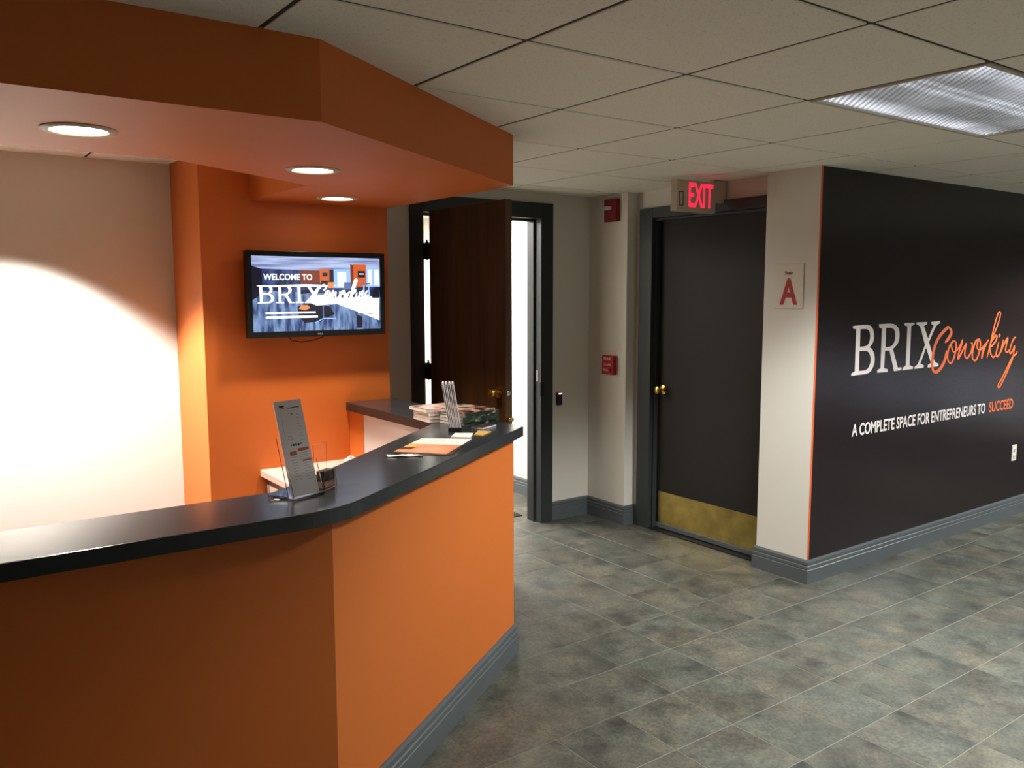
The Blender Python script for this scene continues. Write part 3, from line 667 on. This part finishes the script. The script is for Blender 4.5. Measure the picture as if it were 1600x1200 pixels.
rect('dorange', .36, .64, .52, .82, 2); rect('orange', .51, .64, .585, .84, 3); rect('navy', .53, .74, .57, .79, 4); rect('navy', .585, .60, .62, .83, 3)
quad('dorange', [(.755, .60), (.755, .91), (.78, .90), (.78, .60)], 4); rect('orange', .78, .60, .885, .91, 4); rect('navy', .815, .73, .875, .82, 5); rect('white', .825, .77, .865, .785, 6)
rect('mid', .70, .56, .77, .66, 4); rect('navy', .52, .62, .60, .68, 4); rect('tan', .57, .58, .62, .66, 5)
quad('white', [(.12, .615), (.40, .63), (.66, .62), (.60, .60), (.14, .59)], 4)
quad('white', [(.40, .40), (.44, .47), (.52, .485), (.64, .44), (.99, .465), (.99, .12), (.85, .22), (.64, .36), (.48, .34)], 3)
quad('navy', [(.34, .54), (.50, .58), (.50, .52), (.36, .50)], 4); quad('navy', [(.70, .52), (.74, .55), (.80, .55), (.79, .50), (.71, .49)], 5); quad('navy', [(.93, .44), (.94, .55), (.99, .57), (.99, .44)], 5)
quad('navy', [(.34, .19), (.33, .33), (.40, .37), (.50, .36), (.58, .33), (.62, .22), (.50, .12), (.38, .11)], 2); quad('tan', [(.34, .30), (.36, .35), (.41, .35), (.43, .31), (.39, .28)], 4)
quad('tan', [(.55, .47), (.56, .53), (.58, .54), (.58, .47)], 5); quad('tan', [(.60, .47), (.60, .52), (.63, .53), (.63, .47)], 5)
quad('mid', [(.525, .16), (.525, .34), (.535, .34), (.535, .16)], 4); quad('blue', [(.46, .11), (.465, .10), (.53, .155), (.63, .15), (.63, .165), (.53, .17)], 4)
quad('navy', [(.80, .02), (.80, .20), (.845, .18), (.845, .02)], 3); quad('blue', [(.85, .45), (.86, .62), (.87, .62), (.87, .45)], 5); quad('blue', [(.90, .45), (.90, .62), (.91, .62), (.915, .45)], 5); rect('mid', .84, .63, .92, .65, 6)
quad('mid', [(.81, .255), (.82, .265), (.85, .265), (.855, .255)], 6); quad('mid', [(.89, .21), (.90, .22), (.935, .22), (.94, .21)], 6)
rect('white', .092, .235, .47, .262, 6); rect('white', .092, .175, .486, .205, 6)
sc_ = scr.build('screen', [E_[k] for k in keys], tv)
sc_.data.polygons.foreach_set('use_smooth', [False]*len(sc_.data.polygons))
ty = yf+.0018
def SP(u, v): return (sx0+u*sw, ty, sz0+v*sh)
text_mesh('WELCOME TO', 'screen_text', E_['white'], tv, SP(.085, .685), (1, 0, 0), (0, 0, 1), .365*sw, .085*sh, extrude=.0004, offset=.02)
gx0, gz0, gs = 2.339, 1.143, (.50*sw)/(3.297-2.339)
for k, rings in BRIX.items():
    rr = [[((x-gx0)*gs+sx0+.035*sw, (z-gz0)*(.245*sh/.287)+sz0+.375*sh) for x, z in ring] for ring in rings]
    g_ = glyph([rounded(q) for q in rr], 'screen_letter', E_['white'], tv, ty, .0004)
mb = MB()
for k, pts in SCRIPT.items():
    stroke(mb, [((x-3.22)*(.44*sw/1.15)+sx0+.475*sw, (z-1.11)*(.33*sh/.367)+sz0+.375*sh) for x, z in pts], .0085, ty, .0004)
mb.build('screen_script', E_['white'], tv)

# ------------------------------------------------------------------ things on the worktop
def place(o, x, y, rz=0, z=ZC): o.location = (x, y, z+.0004); o.rotation_euler = (0, 0, rz); return o
# tall leaflet holder
BX, BY = -1.127, -.187; ang = math.atan2(.043, .109)
lh = empty('leaflet_holder'); place(lh, BX, BY, ang); tag(lh, 'clear acrylic leaflet holder at the bend of the worktop', 'holder')
lean = R(14)
def tilt(mb_v): return mb_v
TL = Matrix.Rotation(-lean, 4, 'X')
MB().box((-.004, .010, .004), (.112, .0125, .185), TL).build('back_plate', M['clear'], lh)
MB().box((-.004, -.012, .004), (.112, -.0098, .072), TL).build('front_pocket', M['clear'], lh)
MB().box((-.004, -.0098, .004), (-.0015, .010, .10), TL).build('side_wall', M['clear'], lh); MB().box((.1095, -.0098, .004), (.112, .010, .10), TL).build('side_wall', M['clear'], lh)
MB().box((-.006, -.014, 0), (.114, .10, .004)).build('base', M['clear'], lh, bevel=.0015)
mb = MB(); mb.add([(-.004, .012, .004), (-.050, .045, .002), (-.004, .09, .002), (-.004, .012, .010), (-.050, .045, .004), (-.004, .09, .005)], [(0, 2, 1), (3, 4, 5), (0, 1, 4, 3), (1, 2, 5, 4), (2, 0, 3, 5)])
mb.build('foot', M['clear'], lh)
lf = empty('leaflet'); place(lf, BX, BY, ang); tag(lf, 'tall grey-white printed leaflet leaning in the clear holder', 'leaflet')
MB().box((.0, -.0006, .0065), (.104, .0008, .285), TL).build('paper_sheet', M['paper_grey'], lf)
def on_leaf(name, m_, boxes):
    mb = MB()
    for (x0, z0, x1, z1) in boxes: mb.box((x0, -.0009, z0), (x1, -.0006, z1), TL)
    mb.build(name, m_, lf)
for q in ([(.018, .262, .036, .264), (.018, .2665, .036, .272), (.048, .261, .092, .2635), (.040, .151, .047, .157), (.050, .150, .056, .157), (.059, .150, .066, .157), (.069, .153, .076, .157), (.034, .152, .037, .157)]): on_leaf('print_block', M['ink'], [q])
for q in [(.024, .124, .050, .136), (.056, .133, .098, .142), (.066, .102, .100, .107)]: on_leaf('title_block', M['ink_orange'], [q])
lines = []
for k in range(9): lines += [(.024, .118-k*.008, .024+random.uniform(.016, .026), .1192-k*.008)]
for k in range(4): lines += [(.057, .127-k*.006, .057+random.uniform(.028, .041), .1281-k*.006)]
for k in range(7): lines += [(.066, .096-k*.008, .066+random.uniform(.022, .034), .0971-k*.008)]
on_leaf('body_print', M['ink_soft'], lines)
plan = []
for k in range(8): plan += [(.074+(k % 2)*.004, .176+k*.009, .0885-(k % 3)*.003, .1768+k*.009), (.074+(k % 2)*.004, .176+k*.009, .0748+(k % 2)*.004, .182+k*.009)]
plan += [(.018, .172, .0187, .25), (.018, .172, .044, .1727), (.030, .180, .0425, .1808), (.0300, .166, .0308, .181), (.042, .166, .0428, .181), (.046, .246, .070, .2467), (.056, .240, .062, .2475), (.072, .165, .094, .1657)]
on_leaf('map_print', M['ink_soft'], plan)
# card pocket and clear tube beside it
ch = empty('card_holder'); place(ch, BX+.118, BY+.062, ang+.15); tag(ch, 'clear acrylic card holder standing beside the tall leaflet', 'holder')
mb = MB(); mb.box((0, .030, .002), (.062, .032, .135)).box((0, -.004, .002), (.0018, .030, .06)).box((.0602, -.004, .002), (.062, .030, .06)).box((0, -.006, .002), (.062, -.004, .022))
mb.build('pocket', M['clear'], ch)
MB().box((-.002, -.008, 0), (.064, .036, .003)).build('base', M['clear'], ch, bevel=.001)
bc = empty('business_card_stack'); place(bc, BX+.118, BY+.062, ang+.15); tag(bc, 'stack of dark business cards with tan lower edge in the clear card holder', 'business cards')
MB().box((.004, -.002, .024), (.058, .024, .056)).build('dark_card', M['card_dark'], bc)
MB().box((.004, -.002, .0045), (.058, .024, .023)).build('tan_card', M['card_tan'], bc)

# magazines in two stacks
def magazine(w_, d_, h_, cover, name='magazine'):
    o = empty(name)
    pg = MB().box((.0005, .001, .0006), (w_-.001, d_-.001, h_-.0006)); pg.build('pages', M['paper'], o)
    cv = MB().box((0, 0, h_-.0008), (w_, d_, h_)).box((0, 0, 0), (w_, d_, .0008)).box((w_-.0009, 0, .0008), (w_, d_, h_-.0008))
    cv.build('cover', M[cover], o); return o
def copy_thing(src, name):
    c_ = empty(name)
    for ch_ in src.children: q = ch_.copy(); COL.objects.link(q); q.parent = c_
    return c_
z = ZC
MW, MD, MH = .205, .160, .0150
proto = None
order = ['bottom', 'second from the bottom', 'third from the bottom', 'topmost']
for k in range(4):
    o = magazine(MW, MD, MH, 'cover') if proto is None else copy_thing(proto, 'magazine'); proto = proto or o
    dx = -.012 if k == 3 else random.uniform(-.002, .002)
    place(o, -.100+dx, .800+(.012 if k == 3 else 0), R(-1+random.uniform(-1, 1)), z); z += MH+.0003
    tag(o, 'pale-edged magazine, %s in the left stack on the worktop' % order[k], 'magazine', 'magazines in the left stack')
z = ZC; proto = None
order = ['bottom', 'second from the bottom', 'middle', 'second from the top', 'topmost']
for k in range(4):
    o = magazine(.16, .215, .0135, 'cover_green') if proto is None else copy_thing(proto, 'magazine'); proto = proto or o
    place(o, -.058+random.uniform(-.003, .003), .785+random.uniform(-.002, .002), R(-78+random.uniform(-4, 4)), z); z += .0138
    tag(o, 'green and dark covered magazine, %s in the right stack on the worktop' % ['bottom', 'second from the bottom', 'third from the bottom', 'fourth from the bottom'][k], 'magazine', 'magazines in the right stack')
o = magazine(.17, .21, .006, 'cover'); place(o, -.068, .80, R(-76), z)
tag(o, 'brown covered magazine lying on top of the right stack', 'magazine', 'magazines in the right stack')
# a second column of them, further right
z = ZC; proto = None
for k in range(4):
    o = magazine(.125, .075, .0125, 'cover_green') if proto is None else copy_thing(proto, 'magazine'); proto = proto or o
    place(o, .112+k*.001, .965-k*.002, R(-88+k*1), z); z += .0128
    tag(o, 'dark covered magazine, %s in the small stack nearest the wooden door' % ['bottom', 'second from the bottom', 'third from the bottom', 'topmost'][k], 'magazine', 'magazines in the small stack')

# booklets standing in a small rack, seen edge-on
rk = empty('booklet_rack'); vd = math.atan2(3.0, 1.86)
place(rk, -.135, .545, vd); tag(rk, 'small dark rack holding the upright booklets', 'rack')
MB().box((-.005, -.036, 0), (.10, .022, .004)).box((-.005, -.036, .004), (.0, .022, .016)).build('rack_base', M['black_matte'], rk, bevel=.001)
proto = None
for k in range(4):
    if proto is None:
        o = empty('booklet')
        ln = .030
        def sheet(y0, th): return [(y0, .001), (y0+th, .001), (y0+th+ln, .196), (y0+ln, .196)]
        mb = MB()
        for (y0, th) in ((0, .0034), (.0068, .0020)):
            p = sheet(y0*1.0, th); mb.add([(0, q[0], q[1]) for q in p]+[(.10, q[0], q[1]) for q in p], [(0, 1, 2, 3), (7, 6, 5, 4), (0, 4, 5, 1), (1, 5, 6, 2), (2, 6, 7, 3), (3, 7, 4, 0)])
        arc = [(ln+.0044+.0045*math.cos(R(a_)), .196+.004*math.sin(R(a_))) for a_ in range(0, 181, 30)]
        n_ = len(arc); mb.add([(0, *q) for q in arc]+[(.10, *q) for q in arc], [tuple(range(n_)), tuple(range(2*n_-1, n_-1, -1))]+[(i, i+1, n_+i+1, n_+i) for i in range(n_-1)])
        mb.build('folded_sheet', M['paper_grey'], o)
        MB().add([(.002, .0042, .004), (.002, .0062, .004), (.002, .0062+ln, .185), (.002, .0042+ln, .185), (.098, .0042, .004), (.098, .0062, .004), (.098, .0062+ln, .185), (.098, .0042+ln, .185)],
                 [(0, 1, 2, 3), (7, 6, 5, 4), (0, 4, 5, 1), (1, 5, 6, 2), (2, 6, 7, 3), (3, 7, 4, 0)]).build('inner_page', M['card_dark'], o)
        proto = o
    else: o = copy_thing(proto, 'booklet')
    sn, cs = math.sin(vd), math.cos(vd); off = -.033+k*.0136
    place(o, -.135-sn*off, .545+cs*off, vd, ZC+.0055)
    tag(o, 'pale folded booklet standing upright in the rack, %s' % ['rightmost of four', 'second from the right', 'second from the left', 'leftmost of four'][k], 'booklet', 'booklets standing upright in the rack')

# flyers and cards lying flat
def flat(name, pts, th, m_, z0=ZC+.0004, cx=None):
    mb = MB().prism(pts, 0, th); o = mb.build(name, m_); o.location.z = z0; return o
fy = empty('flyer', (0, 0, ZC+.0022)); tag(fy, 'open flyer with white text above an orange photograph, lying on the worktop', 'flyer')
A_, B_, C_, D_ = Vector((-.331, .470)), Vector((-.177, .338)), Vector((-.425, .126)), Vector((-.556, .285))
def bl(s, t): p = (A_*(1-s)+B_*s)*(1-t)+(D_*(1-s)+C_*s)*t; return (p.x, p.y)
MB().prism([bl(0, .42), bl(1, .42), bl(1, 0), bl(0, 0)][::1], 0, .0012).build('text_page', M['paper'], fy)
MB().prism([bl(0, 1), bl(1, 1), bl(1, .42), bl(0, .42)], 0, .0012).build('photo_page', M['flyer_pic'], fy)
MB().prism([bl(.0, .66), bl(.2, .66), bl(.2, .42), bl(0, .42)], .0012, .0015).build('yellow_corner', M['yellow'], fy)
MB().prism([bl(.02, .86), bl(.2, .80), bl(.24, .68), bl(.0, .68)], .0012, .0014).build('dark_print', M['card_dark'], fy)
lns = MB()
for k in range(6): lns.prism([bl(.05, .07+.05*k+.012), bl(.5+.06*((k*3) % 5), .07+.05*k+.012), bl(.5+.06*((k*3) % 5), .07+.05*k), bl(.05, .07+.05*k)], .0012, .0014)
lns.build('text_lines', M['ink_soft'], fy)
tag(flat('dark_sheet', [(-.565, .262), (-.44, .115), (-.40, .118), (-.20, .325), (-.24, .37), (-.54, .30)], .0014, M['card_dark']), 'dark sheet mostly covered by the orange flyer', 'sheet')
# crumpled white paper
mb = MB(); NN = 9
vs = []
for i in range(NN):
    for j in range(4):
        u_, v_ = i/(NN-1), j/3; x = -.615+u_*.11; y = .225-u_*.06+(v_-.5)*.034*(1-.5*abs(u_-.5)); zz = .003+.007*math.sin(u_*5+v_*2)**2*(1-abs(2*v_-1)*.5)
        vs.append((x, y, zz))
top_n = len(vs); vs += [(x, y, zz-.0012) for x, y, zz in vs]
fs_ = [(i*4+j, (i+1)*4+j, (i+1)*4+j+1, i*4+j+1) for i in range(NN-1) for j in range(3)]; fs_ += [tuple(top_n+q for q in reversed(ff)) for ff in fs_]
o = MB().add(vs, fs_).build('crumpled_paper', M['paper'], smooth=True); o.location.z = ZC-.001
tag(o, 'narrow crumpled white paper strip in front of the orange flyer', 'paper')
tag(flat('white_card', [(-.222, .425), (-.166, .365), (-.098, .448), (-.158, .494)], .004, M['paper']), 'small thick white card between the flyer and the rack', 'card')
tag(flat('yellow_card', [(-.112, .420), (-.094, .385), (-.010, .443), (-.045, .491)], .003, M['yellow']), 'yellow card lying beside the small white card', 'card')
bk = empty('pocket_booklet'); place(bk, -.005, .515, R(22)); tag(bk, 'thin grey booklet lying flat near the far corner of the worktop', 'booklet')
MB().box((0, 0, .001), (.105, .06, .007)).build('pages', M['paper_grey'], bk); MB().box((0, 0, .0072), (.105, .061, .0082)).build('cover', M['card_dark'], bk)
# door mat in the office
dm = MB().box((.70, 2.345, 0), (1.56, 2.95, .006)).build('door_mat', M['mat_rug'], bevel=.002); dm.location.z = .0004
tag(dm, 'dark rubber mat on the floor just inside the open doorway', 'mat')
